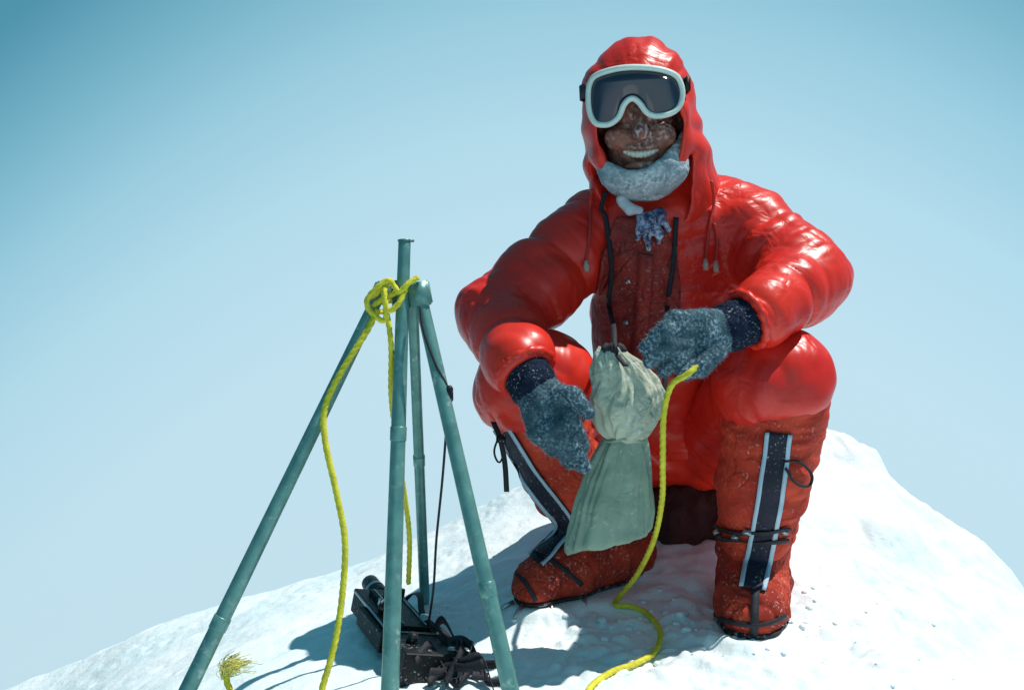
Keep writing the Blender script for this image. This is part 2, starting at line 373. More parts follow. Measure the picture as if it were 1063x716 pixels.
# ================================================================ PERSON
base = P(690, 600, 2.2); base[2] = 0.02
person = empty('person', base, 'person in red down suit, hood and white goggles crouching on the snow, holding yellow rope', 'person')
H = P(663, 119, 2.15)
f = np.array([-.10, -1, -.05]); f /= np.linalg.norm(f); U = np.array([-.05, 0, 1]); U -= f*(U@f); U /= np.linalg.norm(U); Rr = np.cross(U, f)
A3 = np.array([Rr, f, U])
def HL(x, ff, u): return H+Rr*x+f*ff+U*u
def hl(X, Y, Z):
    X, Y, Z = X-H[0], Y-H[1], Z-H[2]
    return tuple(X*a[0]+Y*a[1]+Z*a[2] for a in A3)
J = dict(shL=P(616, 240, 2.26), elL=P(521, 330, 2.13), wrL=P(539, 374, 1.965), shR=P(752, 226, 2.26), elR=P(836, 288, 2.11), wrR=P(788, 326, 1.94),
         hipL=P(640, 455, 2.4), knL=P(555, 398, 2.04), hipR=P(742, 455, 2.4), knR=P(803, 398, 2.01), anL=P(612, 560, 2.24), anR=P(782, 565, 2.10))
hk1, hk2 = P(715, 346, 1.88), P(690, 358, 1.88); hl1, hl2 = P(570, 425, 1.89), P(592, 452, 1.89)
bp = [Ell(HL(0, 0, .02), (.076, .096, .11), A3), Ell(HL(0, .028, -.06), (.064, .068, .062), A3), Cap(HL(0, .095, .0), HL(0, .114, -.040), .010, .0145), Cap(HL(-.011, .098, -.044), HL(.011, .098, -.044), .009, .009),
      Ell(HL(-.040, .074, -.046), (.028, .028, .024), A3), Ell(HL(.040, .074, -.046), (.028, .028, .024), A3), Ell(HL(0, .092, -.068), (.038, .012, .007), A3), Ell(HL(0, .089, -.102), (.034, .012, .008), A3),
      Ell(HL(-.08, -.01, -.01), (.012, .02, .03), A3), Ell(HL(.08, -.01, -.01), (.012, .02, .03), A3),
      Cap(HL(0, -.02, -.06), P(680, 225, 2.27), .055, .06), Cap(P(682, 240, 2.28), P(690, 440, 2.4), .10, .10), Cap(J['shL'], J['shR'], .05, .05),
      Cap(J['hipL'], J['hipR'], .085, .085)]
for s_, e_, w_ in (('shL', 'elL', 'wrL'), ('shR', 'elR', 'wrR')): bp += [Cap(J[s_], J[e_], .05, .04), Cap(J[e_], J[w_], .04, .028)]
for h_, k_, a_ in (('hipL', 'knL', 'anL'), ('hipR', 'knR', 'anR')): bp += [Cap(J[h_], J[k_], .08, .055), Cap(J[k_], J[a_], .055, .035)]
bp += [Cap(J['wrR'], hk1, .024, .022), Cap(J['wrL'], hl1, .024, .022), Cap(J['anR'], P(779, 625, 1.99), .035, .025), Cap(J['anL'], P(565, 602, 2.11), .035, .022)]
for q in (-.021, -.007, .007, .021):
    bp += [Cap(hk1+np.array([0, 0, q]), hk2+np.array([0, 0, q]), .007, .006), Cap(hl1+np.array([q*.8, 0, q*.6]), hl2+np.array([q*.8, 0, q*.6]), .007, .006)]
F = Field(bp, .004)
for q in bp: F.op(q, .010)
F.op(Fn(lambda X, Y, Z: (lambda x, ff, u: (np.sqrt((x/.042)**2+((ff-.100)/.022)**2+((u+.0845-7*x*x)/.0115)**2)-1)*.0085)(*hl(X, Y, Z)), HL(0, .1, -.08)-.07, HL(0, .1, -.08)+.07), .003, 's')
build('body', F, SKIN, person, lambda V: .0022*fbm(V[:, 0]*55, V[:, 1]*55, V[:, 2]*55, 3), 1)
tf = Fn(lambda X, Y, Z: (lambda x, ff, u: (np.sqrt((x/.037)**2+((ff-.085+6*x*x-.0030*np.sqrt(np.abs(np.cos(x*390))))/.012)**2+((u+.0800-7*x*x)/(.0066+.0015*np.abs(np.cos(x*390))))**2)-1)*.0065)(*hl(X, Y, Z)), HL(0, .09, -.08)-.05, HL(0, .09, -.08)+.05)
mk('teeth', *Field([tf], .0014).op(tf, .002).mesh(), TEETH, person)
# jacket
waist = P(686, 350, 2.32)
jt = [Cap(P(650, 240, 2.28), P(734, 240, 2.28), .105, .105), Cap(P(684, 240, 2.28), waist, .15, .135), Cap(P(735, 250, 2.27), P(716, 345, 2.3), .095, .11), Cap(waist, P(692, 420, 2.39), .135, .145)]
ja = [Cap(J['shL'], J['elL'], .088, .090), Cap(J['elL'], J['wrL'], .086, .064), Cap(J['shR'], J['elR'], .088, .088), Cap(J['elR'], J['wrR'], .086, .062)]
fill = Cap(P(600, 278, 2.26), P(562, 312, 2.17), .058, .062)
F = Field(jt+ja, .0043)
for q in jt: F.op(q, .05)
for q in ja: F.op(q, .015)
F.op(fill, .03)
F.op(Cap(P(664, 190, 2.06), P(676, 244, 2.11), .044, .024), .02, 's')
cufs = []
for e_, w_, to in (('elL', 'wrL', P(560, 412, 1.905)), ('elR', 'wrR', P(752, 343, 1.91))):
    dd = to-J[w_]; dd /= np.linalg.norm(dd); F.op(Cap(J[w_]+dd*.098, J[w_]+dd*.16, .075, .09), .008, 's'); cufs.append((J[w_], dd))
def jd(V):
    w = limbw(V, jt+ja, 9, 4.5, .016, 2., .02, .0018, .010, .125)+limbw(V, jt+ja, 25, 6.5, .0045, 9., .015, .0006)*patch(V, 6, 3.3)
    el = sum(np.exp(-((V-J[k])**2).sum(1)/.11**2) for k in ('elL', 'elR')); wr = sum(np.exp(-((V-J[k])**2).sum(1)/.06**2) for k in ('wrL', 'wrR'))
    sh = sum(np.exp(-((V-J[k])**2).sum(1)/.10**2) for k in ('shL', 'shR'))
    return w*(1-.55*np.clip(wr, 0, 1))+limbw(V, ja, 21, 4.5, .012, 4., .015, .0005)*(np.clip(.75*el+.3*wr+.4*sh, 0, 1))
_, JV, JQ = build('down_jacket', F, NYLON, person, jd, 2); JB = bvh(JV, JQ)
for (w0, dd), r0 in zip(cufs, (.056, .054)):
    e1 = np.cross(dd, [.2, .3, .9]); e1 /= np.linalg.norm(e1); e2 = np.cross(dd, e1); a = np.linspace(0, 2*math.pi, 49)[:, None]
    q = w0+dd*.026+(e1*np.cos(a)+e2*np.sin(a))*(r0-.004)
    mk('sleeve_hem', *tube(q, .0085+.0016*np.cos(a[:, 0]*14), 10), NYLON, person)
# trousers
tp = [Cap(P(662, 452, 2.42), P(728, 452, 2.42), .118, .118), Cap(J['hipL'], P(552, 398, 2.05), .12, .095), Cap(P(542, 402, 2.045), P(570, 396, 2.04), .094, .094), Cap(J['hipR'], P(803, 397, 2.02), .12, .092), Cap(P(791, 398, 2.01), P(815, 396, 2.01), .092, .092)]
F = Field(tp, .0045)
for q in tp: F.op(q, .03)
def td(V):
    kn = sum(np.exp(-((V-J[k])**2).sum(1)/.14**2) for k in ('knL', 'knR')); low = np.clip((.46-V[:, 2])/.07, 0, 1)
    seat = np.exp(-((V[:, 1]-2.31)/.07)**2)
    return limbw(V, tp, 9, 6, .015, 6., .02, .0015)+limbw(V, tp, 25, 8, .004, 1.)*patch(V, 7, 8.1)+np.clip(kn, 0, 1)*low*.009*(np.abs(pn(V[:, 0]*30, V[:, 1]*30, V[:, 2]*9))*2.2-.4)+seat*.012*(np.abs(pn(V[:, 0]*15+V[:, 2]*14, V[:, 1]*10, V[:, 2]*10))*2.2-.5)
_, TV, TQ = build('down_trousers', F, NYLON, person, td, 2); TB = bvh(TV, TQ)
# gaiters and boots
def halfz(z0, up):
    return Fn((lambda X, Y, Z: (Z-z0)+0*X+0*Y) if not up else (lambda X, Y, Z: (z0-Z)+0*X+0*Y), (-9, -9, -9), (9, 9, 9))
def leg(kn, mid, an, rr, foot, fr, zb, seed):
    gp = [Cap(kn, mid, rr[0], rr[1]), Cap(mid, an, rr[1], rr[2])]
    F = Field(gp, .0042)
    for q in gp: F.op(q, .02)
    def gd(V):
        ank = np.exp(-((V-an)**2).sum(1)/.09**2)
        return limbw(V, gp, 15, 5, .015, seed, .015, .0006)+limbw(V, gp, 40, 10, .005, seed+4)*patch(V, 9, 1.2)+ank*limbw(V, gp, 32, 4, .012, seed+2, .015, .0004)
    g, GV, GQ = build('gaiter', F, CANVAS, person, gd, 2)
    bpr = [Cap(an, foot[0], fr[0], fr[1]), Cap(foot[0], foot[1], fr[1], fr[2]), Cap(foot[1], foot[2], fr[2], fr[3])]
    F = Field(bpr, .004)
    for q in bpr: F.op(q, .025)
    F.op(halfz(zb+.012, True), .006, 'i')
    b, BV, BQ = build('boot', F, BOOTM, person, lambda V: np.where(V[:, 2] > zb+.03, 1, .2)*(limbw(V, bpr, 22, 8, .012, seed+8, .015, .0005)+.0015*fbm(V[:, 0]*60, V[:, 1]*60, V[:, 2]*60, 2)), 2)
    sp = [Cap(foot[0], foot[1], fr[1]+.006, fr[2]+.006), Cap(foot[1], foot[2], fr[2]+.006, fr[3]+.007)]
    F = Field(sp, .004)
    for q in sp: F.op(q, .02)
    F.op(halfz(zb-.012, True), .004, 'i'); F.op(halfz(zb+.022, False), .004, 'i')
    build('sole', F, SOLE, b, None, 1)
    return g, b, bvh(GV, GQ), bvh(BV, BQ)
gR, bR, GRB, BRB = leg(P(806, 418, 2.03), P(792, 500, 2.05), P(781, 572, 2.10), (.101, .088, .070), (P(782, 606, 2.12), P(780, 624, 2.03), P(780, 634, 1.98)), (.072, .069, .068, .058), ZBR, 3.)
gL, bL, GLB, BLB = leg(P(563, 424, 2.06), P(588, 495, 2.15), P(622, 556, 2.25), (.092, .080, .066), (P(648, 572, 2.28), P(590, 588, 2.16), P(556, 603, 2.105)), (.068, .065, .060, .050), ZBL, 15.)
def stripes(trees, cl, w, par):
    c = np.array(cl, float); solid(mk('stripe_band', *ribbon_on(trees, cl, w, .0035, 7), NAVY, par), .002)
    T = np.gradient(c, axis=0); T /= np.linalg.norm(T, axis=1)[:, None]; Nn = np.stack([-T[:, 1], T[:, 0]], 1)
    for s_ in (-.40, .40): solid(mk('pale_stripe', *ribbon_on(trees, (c+Nn*w*s_).tolist(), w*.15, .0055, 3), LSTRIPE, par), .002)
stripes([GRB, BRB], [(808, 449), (803, 490), (796, 535), (788, 575), (781, 612)], 28, gR)
stripes([GLB, BLB], [(520, 442), (537, 470), (556, 500), (574, 524), (588, 545), (572, 566), (556, 582)], 20, gL)
for pts, ww in (([(744, 546), (765, 551), (795, 551), (819, 546)], 4), ([(745, 557), (765, 560), (792, 561), (817, 558)], 3)): solid(mk('ankle_strap', *ribbon_on([GRB, BRB], pts, ww, .006, 3), BLACK, bR), .002)
solid(mk('toe_strap', *ribbon_on([BRB], [(784, 612), (783, 635), (782, 660)], 8, .004, 3), BLACK, bR), .002)
solid(mk('toe_strap', *ribbon_on([BRB], [(748, 641), (765, 646), (782, 648), (800, 645), (814, 638)], 4, .004, 3), BLACK, bR), .002)
solid(mk('instep_strap', *ribbon_on([BLB], [(556, 572), (578, 586), (604, 606)], 5, .004, 3), BLACK, bL), .002)
solid(mk('toe_strap', *ribbon_on([BLB], [(538, 596), (548, 606), (556, 622)], 4, .004, 3), BLACK, bL), .002)
for (a, b) in ((812, 549), (766, 555), (748, 553), (776, 549)):
    h = hit([GRB, BRB], a, b)
    if h: mk('buckle', *bbox_mesh((.016, .007, .011), .002, Matrix.Translation(h[0]+h[1]*.008)), SILVER, bR)
def spikes(par, pts, z0):
    for q, o in pts:
        q = np.array([q[0], q[1], z0+.014]); o = np.array(o, float); mk('crampon_point', *tube([q-o*.006, q+o*.010, q+o*.026+np.array([0, 0, -.006])], [.0055, .005, .0014], 8), SILVER, par)
spikes(bR, [(P(746, 640, 2.03), (-1, -.3, -.4)), (P(764, 660, 1.955), (-.3, -1, -.3)), (P(793, 661, 1.95), (.3, -1, -.3)), (P(815, 642, 2.02), (1, -.3, -.4))], ZBR)
spikes(bL, [(P(530, 612, 2.09), (-1, -.4, -.3)), (P(541, 626, 2.065), (-.6, -1, -.3)), (P(572, 632, 2.08), (.1, -1, -.4)), (P(606, 626, 2.12), (.2, -1, -.4))], ZBL)
def surf(trees, pts, off=.004):
    o = []
    for q in pts:
        hh = hit(trees, *q); o.append(hh[0]+(hh[1] if hh[1]@ray(*q) < 0 else -hh[1])*off if hh else P(q[0], q[1], o[-1][1] if o else 2.0))
    return o
p, _ = resample(catmull(surf([GRB], [(812, 478), (826, 480), (838, 492), (836, 503), (824, 500), (814, 486)], .008), 8), .004); mk('cord_loop', *tube(p, .0028, 8), BLACK, gR)
p = [P(a, b, y) for a, b, y in ((512, 438, 1.99), (519, 455, 1.97), (524, 480, 1.975), (526, 510, 1.98))]
solid(mk('hanging_strap', *ribbon3(p, (1, 0, 0), .010), BLACK, gL), .002); mk('buckle', *bbox_mesh((.018, .006, .012), .002, Matrix.Translation(P(520, 456, 1.965))), PLASTIC, gL)
p, _ = resample(catmull([P(a, b, 1.975) for a, b in ((519, 450), (513, 468), (518, 480), (524, 470))], 8), .004); mk('cord_loop', *tube(p, .002, 8), BLACK, gL)
# hood
def opening(X, Y, Z):
    x, ff, u = hl(X, Y, Z); uu = u+.026
    d = (np.sqrt((x/.089)**2+(uu/np.where(uu > 0, .083, .140))**2)-1)*.089
    return d
outer = Ell(HL(0, -.005, .0), (.114, .128, .150), A3); nko = Cap(P(674, 178, 2.2), P(684, 214, 2.25), .124, .13)
F = Field([outer, nko], .0043)
F.op(outer, .03); F.op(nko, .05)
Fo = F.F.copy()
F.op(Ell(HL(0, .012, -.002), (.099, .125, .133), A3), .012, 's'); F.op(Cap(HL(0, .03, -.1), P(672, 204, 2.15), .098, .082), .02, 's')
F.op(Fn(lambda X, Y, Z: np.maximum(np.abs(outer.d(X, Y, Z)+.006)-.006, np.maximum(.050-hl(X, Y, Z)[2], -hl(X, Y, Z)[1])), H-.16, H+.16), .006, 'u')
lo, hi = H-.3, H+.3
F.op(Fn(lambda X, Y, Z: np.maximum(opening(X, Y, Z), -(hl(X, Y, Z)[1]-.0)), lo, hi), .012, 's')
ax = [a for a in F.ax]; X, Y, Z = ax[0][:, None, None], ax[1][None, :, None], ax[2][None, None, :]
rim = np.sqrt(opening(X, Y, Z)**2+Fo**2)-.0115; rim = np.where(hl(X, Y, Z)[1] > .005, rim, 1.); rim = np.where(hl(X, Y, Z)[2] > -.125, rim, 1.)
hh = np.clip(.5+.5*(F.F-rim)/.012, 0, 1); F.F = (F.F*(1-hh)+rim*hh-.012*hh*(1-hh)).astype(np.float32)
def hd(V):
    x, ff, u = hl(V[:, 0], V[:, 1], V[:, 2]); a = np.arctan2(x, u+.02); n1 = pn(a*2.2, ff*6, u*6); n2 = pn(x*18, ff*14, u*15); n3 = pn(a*7, ff*4, u*4)
    return .011*(np.sqrt(n1*n1+.003)*2-.4)+.0035*(np.abs(n2)*2-.4)*patch(V, 9, 5.5)+.0030*(np.abs(n3)*2-.4)*np.clip((u-.02)/.06, 0, 1)
hood, HV, HQ = build('hood', F, NYLON, person, hd, 2); HB = bvh(HV, HQ)
# face mask, scarf
mc = Ell(HL(.003, .032, -.104), (.084, .090, .066), A3); mc2 = Cap(HL(.078, .042, -.050), HL(.062, .060, -.11), .014, .026); mc3 = Cap(HL(-.074, .038, -.075), HL(-.055, .060, -.11), .016, .026); F = Field([mc, mc2, mc3], .003)
for q in (mc, mc2, mc3): F.op(q, .02)
F.op(Fn(lambda X, Y, Z: (lambda x, ff, u: u-(-.107+8*x*x+.22*x))(*hl(X, Y, Z)), (-9, -9, -9), (9, 9, 9)), .008, 'i')
fm, V, Q = build('face_mask', F, MASKM, person, lambda V: .006*(np.abs(pn(V[:, 0]*18, V[:, 1]*18, V[:, 2]*55))-.2)+.0012*fbm(V[:, 0]*130, V[:, 1]*130, V[:, 2]*130, 3), 1)
fibres('frost_fibres', V, Q, MFIBRE, fm, 1200, .0026, .0006)
sp = [Cap(P(664, 226, 2.108), P(686, 222, 2.112), .009, .011), Cap(P(666, 232, 2.104), P(662, 248, 2.108), .008, .006), Cap(P(674, 230, 2.100), P(686, 242, 2.102), .011, .008), Cap(P(686, 226, 2.105), P(694, 238, 2.108), .008, .006), Cap(P(672, 238, 2.100), P(674, 258, 2.106), .010, .005), Cap(P(680, 236, 2.102), P(684, 252, 2.106), .008, .005)]
F = Field(sp, .0026)
for q in sp: F.op(q, .006)
build('scarf', F, SCARF, person, lambda V: .012*(np.abs(pn(V[:, 0]*55, V[:, 1]*55, V[:, 2]*45))-.2)+.001*fbm(V[:, 0]*150, V[:, 1]*150, V[:, 2]*150, 2), 1)
sp = [Cap(P(645, 207, 2.105), P(654, 218, 2.10), .011, .012), Cap(P(654, 216, 2.10), P(664, 219, 2.10), .010, .008)]
F = Field(sp, .003)
for q in sp: F.op(q, .006)
build('shirt_collar', F, COLLAR, person, lambda V: .006*(np.abs(pn(V[:, 0]*40, V[:, 1]*40, V[:, 2]*40))-.2), 1)
# goggles
YG = 2.025
gpx = [(608, 100), (610, 85), (617, 76), (636, 70), (658, 68), (684, 70), (702, 76), (709, 86), (711, 99), (707, 112), (697, 120), (681, 123), (670, 119), (662, 109), (656, 105), (650, 110), (644, 123), (633, 131), (618, 130), (610, 118)]
o2 = []
for a, b in gpx:
    w = P(a, b, YG)-H; o2.append((w@Rr, w@U))
c = np.array(o2+o2[:3]); c = catmull(c, 6); m0 = 6*1; c = c[m0:m0+6*len(o2)]
xm = c[:, 0].mean(); T = np.roll(c, -1, 0)-np.roll(c, 1, 0); T /= np.linalg.norm(T, axis=1)[:, None]; No = np.stack([-T[:, 1], T[:, 0]], 1)
if (No*(c-c.mean(0))).sum() < 0: No = -No
def gf(x): return .132-2.4*(x-xm)**2
prof = [(-.002, -.034), (.001, -.008), (.0012, -.001), (-.001, .003), (-.0050, .0046), (-.0085, .003), (-.0098, -.002), (-.0098, -.034)]; npf = len(prof)
gog = mk('goggles', [HL(c[i][0]+No[i][0]*dn, gf(c[i][0])+dz, c[i][1]+No[i][1]*dn) for i in range(len(c)) for dn, dz in prof],
     [(i*npf+k, i*npf+(k+1) % npf, ((i+1) % len(c))*npf+(k+1) % npf, ((i+1) % len(c))*npf+k) for i in range(len(c)) for k in range(npf)], GFRAME, person)
LV = []; nr = 6
for i in range(len(c)):
    q = c[i]-No[i]*.0094; tg = np.array([(q[0]-xm)*.72+xm, .052])
    for k in range(nr+1):
        w = q+(tg-q)*k/nr; LV.append(HL(w[0], gf(w[0])-.003+.010*math.sin(k/nr*1.57), w[1]))
mk('lens', LV, [(i*(nr+1)+k, i*(nr+1)+k+1, ((i+1) % len(c))*(nr+1)+k+1, ((i+1) % len(c))*(nr+1)+k) for i in range(len(c)) for k in range(nr)], LENS, gog)
for s_ in (-1, 1):
    x0 = xm+s_*.088
    pts = [HL(x0, gf(x0)-.022, .045), HL(xm+s_*.101, .062, .042), HL(s_*.099, .02, .04), HL(s_*.085, -.04, .04)]
    solid(mk('strap', *ribbon3(pts, U, .026), BLACK, gog), .003, 0)
mk('strap_clip', *bbox_mesh((.012, .018, .03), .003, Matrix.Translation(HL(xm+.100, .080, .043))), PLASTIC, gog)
# jacket trimmings
tj = [JB]
PV, PQ = ribbon_on(tj, [(664, 226), (663, 250), (662, 290), (662, 335), (662, 390)], [44, 80, 88, 88, 80], .005, 33)
PV = np.array(PV); PV[:, 1] -= .014*(np.abs(pn(PV[:, 0]*16, 3.1, PV[:, 2]*11)+.5*pn(PV[:, 0]*34, 7.1, PV[:, 2]*24)))
pl = solid(mk('front_panel', PV, PQ, PANEL, person), .004)
solid(mk('zip_flap', *ribbon_on(tj, [(672, 262), (670, 300), (667, 345), (665, 385)], 13, .014, 4), PANEL, pl), .004)
for (a, b) in ((655, 290), (653, 335)):
    h = hit(tj, a, b)
    if h: mk('snap_button', *tube([h[0]+h[1]*.008, h[0]+h[1]*.015], .005, 12), SILVER, pl)
tj2 = [JB, HB]
for pts in ([(617, 196), (613, 215), (611, 240), (608, 270)], [(735, 188), (738, 210), (735, 236), (731, 268)], [(740, 232), (744, 250), (741, 270)]):
    s3 = surf(tj2, pts, .007); p, _ = resample(catmull(s3, 8), .004); dc = mk('drawcord', *tube(p, .0032, 8), REDCORD, person)
    e = s3[-1]; mk('cord_end', *tube([e, e+np.array([0, -.002, -.012]), e+np.array([.001, -.003, -.022])], [.0038, .0062, .0045], 8), BEIGE, dc)
# mittens
def mitten(wr, kn, fing, perp, thumb, cuff, sd):
    perp = np.array(perp, float); perp /= np.linalg.norm(perp)
    pr = [Cap(wr, kn, .032, .032), Cap(wr+perp*.010, kn+perp*.020, .028, .026), Cap(wr-perp*.010, kn-perp*.018, .028, .026)]
    for (q, a, b) in fing: k0 = kn+perp*q; pr += [Cap(k0, a, .0180, .0165), Cap(a, b, .0165, .0130)]
    F = Field(pr+[Cap(thumb[0], thumb[1], .018, .016), Cap(thumb[1], thumb[2], .016, .0125)], .0028)
    for q in pr: F.op(q, .0065)
    for q in (Cap(thumb[0], thumb[1], .018, .016), Cap(thumb[1], thumb[2], .016, .0125)): F.op(q, .004)
    m, V, Q = build('mitten', F, WOOL, person, lambda V: .002*(np.abs(pn(V[:, 0]*28+sd, V[:, 1]*28, V[:, 2]*28))-.2)+.0018*fbm(V[:, 0]*150, V[:, 1]*150, V[:, 2]*150, 3), 1)
    fibres('wool_fuzz', V, Q, FIBRE, m, 6500, .0062, .0006)
    cp = [Cap(cuff[0], cuff[1], cuff[2], cuff[3])]; F = Field(cp, .003); F.op(cp[0], .01)
    cf, V, Q = build('cuff', F, NAVYWOOL, m, lambda V: limbw(V, cp, 45, 6, .0045, sd)+.0022*fbm(V[:, 0]*140, V[:, 1]*140, V[:, 2]*140, 2), 1)
    fibres('cuff_fuzz', V, Q, NFIBRE, m, 2500, .005, .0007)
    return m
mitten(P(756, 342, 1.915), P(728, 348, 1.88),
       [(.029, P(701, 332, 1.856), P(682, 348, 1.846)), (.010, P(692, 344, 1.840), P(671, 361, 1.840)), (-.011, P(693, 359, 1.836), P(675, 375, 1.846)), (-.029, P(703, 372, 1.844), P(689, 384, 1.862))], (.1, .1, 1),
       (P(744, 364, 1.872), P(728, 381, 1.838), P(710, 388, 1.834)), (cufs[1][0]+cufs[1][1]*.005, cufs[1][0]+cufs[1][1]*.062, .043, .045), 1.)
mitten(P(552, 398, 1.93), P(566, 420, 1.890),
       [(.028, P(590, 430, 1.866), P(605, 462, 1.876)), (.009, P(583, 442, 1.858), P(606, 484, 1.874)), (-.010, P(571, 449, 1.862), P(592, 480, 1.876)), (-.028, P(557, 449, 1.874), P(575, 467, 1.884))], (.75, .1, .55),
       (P(578, 409, 1.876), P(595, 410, 1.853), P(610, 428, 1.846)), (cufs[0][0]+cufs[0][1]*.005, cufs[0][0]+cufs[0][1]*.062, .045, .045), 5.)
# ================================================================ added dark form under the seat, fills the dark area, cuts red bounce
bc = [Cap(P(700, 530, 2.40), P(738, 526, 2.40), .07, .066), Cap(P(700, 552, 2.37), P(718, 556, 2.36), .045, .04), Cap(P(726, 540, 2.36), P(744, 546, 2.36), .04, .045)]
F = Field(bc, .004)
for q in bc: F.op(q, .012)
bo, _, _ = build('dark_seat_form', F, BROWN, None, lambda V: limbw(V, bc, 17, 10, .018, 31., .015, .0005), 2); bo['label'] = 'added dark brown form filling the dark area under the seat of the crouching person'; bo['category'] = 'dark form'
# ================================================================ POUCH hanging from the neck
pouch = empty('cloth_pouch', P(632, 560, 1.94), 'sage green drawstring cloth pouch hanging from black neck straps between the knees', 'pouch')
def sack(rows, Y, dep, ph, amp, npl, cr, vs, tilt, fine=.35):
    n = 150; rr, _ = resample(catmull(rows, 8), 1.3); m = len(rr); k = np.arange(n); a = 2*np.pi*k/n; V = []
    ca, sa = np.cos(a), np.sin(a)
    for i, (px, py, hw) in enumerate(rr):
        ce = P(px, py, Y); w = abs(hw)*Y/FPX; t = py*.03
        q = 1+amp*np.sin(npl*a+ph+.9*np.sin(t*2))*min(1.6, (28/abs(hw))**2)+.10*pn(ca*2.2+ph, sa*2.2, py*.04)
        n1 = pn(ca*3.4+ph, sa*3.4+5, py*vs+ca*1.5); n2 = pn(ca*7+ph, sa*7+5, py*vs*1.6+sa*2)
        q = q+cr*(np.sqrt(n1*n1+.002)*2.2-.5)+cr*fine*(np.sqrt(n2*n2+.002)*2.2-.5)
        V.append(np.stack([ce[0]+w*q*ca, ce[1]+dep*w*q*sa, ce[2]+.012*pn(ca*1.7+ph, sa*1.7, py*.02)+tilt*(i/m)**2*ca], 1))
    Q = [(i*n+j, (i+1)*n+j, (i+1)*n+(j+1) % n, i*n+(j+1) % n) for i in range(m-1) for j in range(n)]
    Q += [tuple(range(n)), tuple((m-1)*n+j for j in range(n))[::-1]]
    return np.concatenate(V), Q
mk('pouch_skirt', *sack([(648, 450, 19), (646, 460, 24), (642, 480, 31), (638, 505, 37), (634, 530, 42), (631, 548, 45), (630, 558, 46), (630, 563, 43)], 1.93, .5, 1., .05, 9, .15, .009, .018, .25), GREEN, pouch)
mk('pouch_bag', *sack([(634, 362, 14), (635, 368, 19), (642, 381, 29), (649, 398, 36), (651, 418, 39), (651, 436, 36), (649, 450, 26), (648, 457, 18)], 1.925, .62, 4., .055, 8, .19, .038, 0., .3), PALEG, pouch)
mk('dark_mouth_cap', *sack([(636, 357, 7), (636, 360, 11), (636, 364, 12), (637, 370, 8)], 1.921, .8, 2., .08, 5, .2, .05, 0.), BLACK, pouch)  # black cap, shade inside the open bag put into its colour
a = np.linspace(0, 2*math.pi, 40); ce = P(648, 455, 1.928)
mk('waist_cord', *tube(np.stack([ce[0]+.036*np.cos(a), ce[1]+.023*np.sin(a), ce[2]+.003*np.sin(3*a)], 1), .003, 8), GREEN, pouch)
trees = [JB, HB, bvh(np.array([v.co for v in pl.data.vertices]), np.array([list(p_.vertices) for p_ in pl.data.polygons]))]
for pts, fr in (([(625, 200), (626, 215), (628, 225), (629, 245), (631, 265), (633, 285), (635, 305), (636, 320)], [(637, 340, 2.02), (638, 358, 1.94), (642, 370, 1.902), (650, 380, 1.888)]), ([(701, 226), (700, 236), (699, 248), (698, 262), (697, 280), (695, 300), (693, 318)], [(692, 345, 1.99), (691, 380, 1.955), (689, 405, 1.935), (683, 428, 1.92)])):
    s3 = np.array(surf(trees, pts, .009))
    for _ in range(4): s3[1:-1, 1] = np.minimum(s3[1:-1, 1], .5*(s3[:-2, 1]+s3[2:, 1]))
    solid(mk('neck_strap', *ribbon3(list(s3)+[P(*q) for q in fr], (1, 0, 0), .010), BLACK, pouch), .0015, 0)
# ================================================================ ROPES
rp = [P(744, 362, 1.86), P(724, 380, 1.828), P(711, 390, 1.820), P(697, 400, 1.834), P(689, 430, 1.850), P(688, 480, 1.875), P(687, 520, 1.92), P(678, 562, 1.985), P(660, 598, 2.06)]
rp += [ground(a, b, .006) for a, b in ((642, 620), (640, 628), (655, 629), (672, 637), (685, 655), (680, 676), (660, 688), (635, 697), (614, 712), (606, 730))]
r2 = mk('yellow_rope', *rope(rp), ROPE); r2['label'] = 'yellow rope falling from the mittened hand and curling on the snow by the boots'; r2['category'] = 'rope'
tied = empty('yellow_rope', P(404, 330, 1.85), 'yellow rope knotted round the top of the green pole tripod with a frayed end', 'rope')
ap = P(410, 313, 1.85); kn = []
for t in np.linspace(0, 2*math.pi*1.7, 28): kn.append(ap+np.array([.034*math.cos(t)-.006, .034*math.sin(t), .016*math.cos(t+.6)-.010+.0026*t]))
kn += [P(400, 332, 1.812), P(385, 324, 1.812), P(381, 312, 1.812), P(390, 300, 1.812), P(404, 291, 1.815), P(414, 303, 1.81), P(424, 294, 1.812), P(434, 288, 1.82)]
mk('knot', *rope(kn, .0052), ROPE, tied)
mk('knot_tuck', *rope([P(404, 290, 1.83), P(399, 305, 1.806), P(403, 322, 1.804), P(413, 316, 1.804), P(420, 303, 1.812)], .0052), ROPE, tied)
mk('rope_tail', *rope([P(392, 322, 1.82), P(380, 345, 1.80), P(352, 390, 1.785), P(337, 425, 1.78), P(338, 460, 1.77), P(349, 510, 1.76), P(358, 560, 1.75), P(356, 610, 1.74), P(349, 660, 1.725), P(337, 705, 1.71), P(325, 735, 1.70), P(285, 752, 1.70), P(250, 735, 1.715), P(238, 714, 1.725), P(233, 696, 1.73)]), ROPE, tied)
mk('rope_tail', *rope([P(402, 326, 1.82), P(406, 360, 1.815), P(406, 410, 1.84), P(412, 460, 1.87), P(421, 520, 1.90), P(425, 560, 1.93), P(424, 605, 1.97)], .005), ROPE, tied)
fr = []
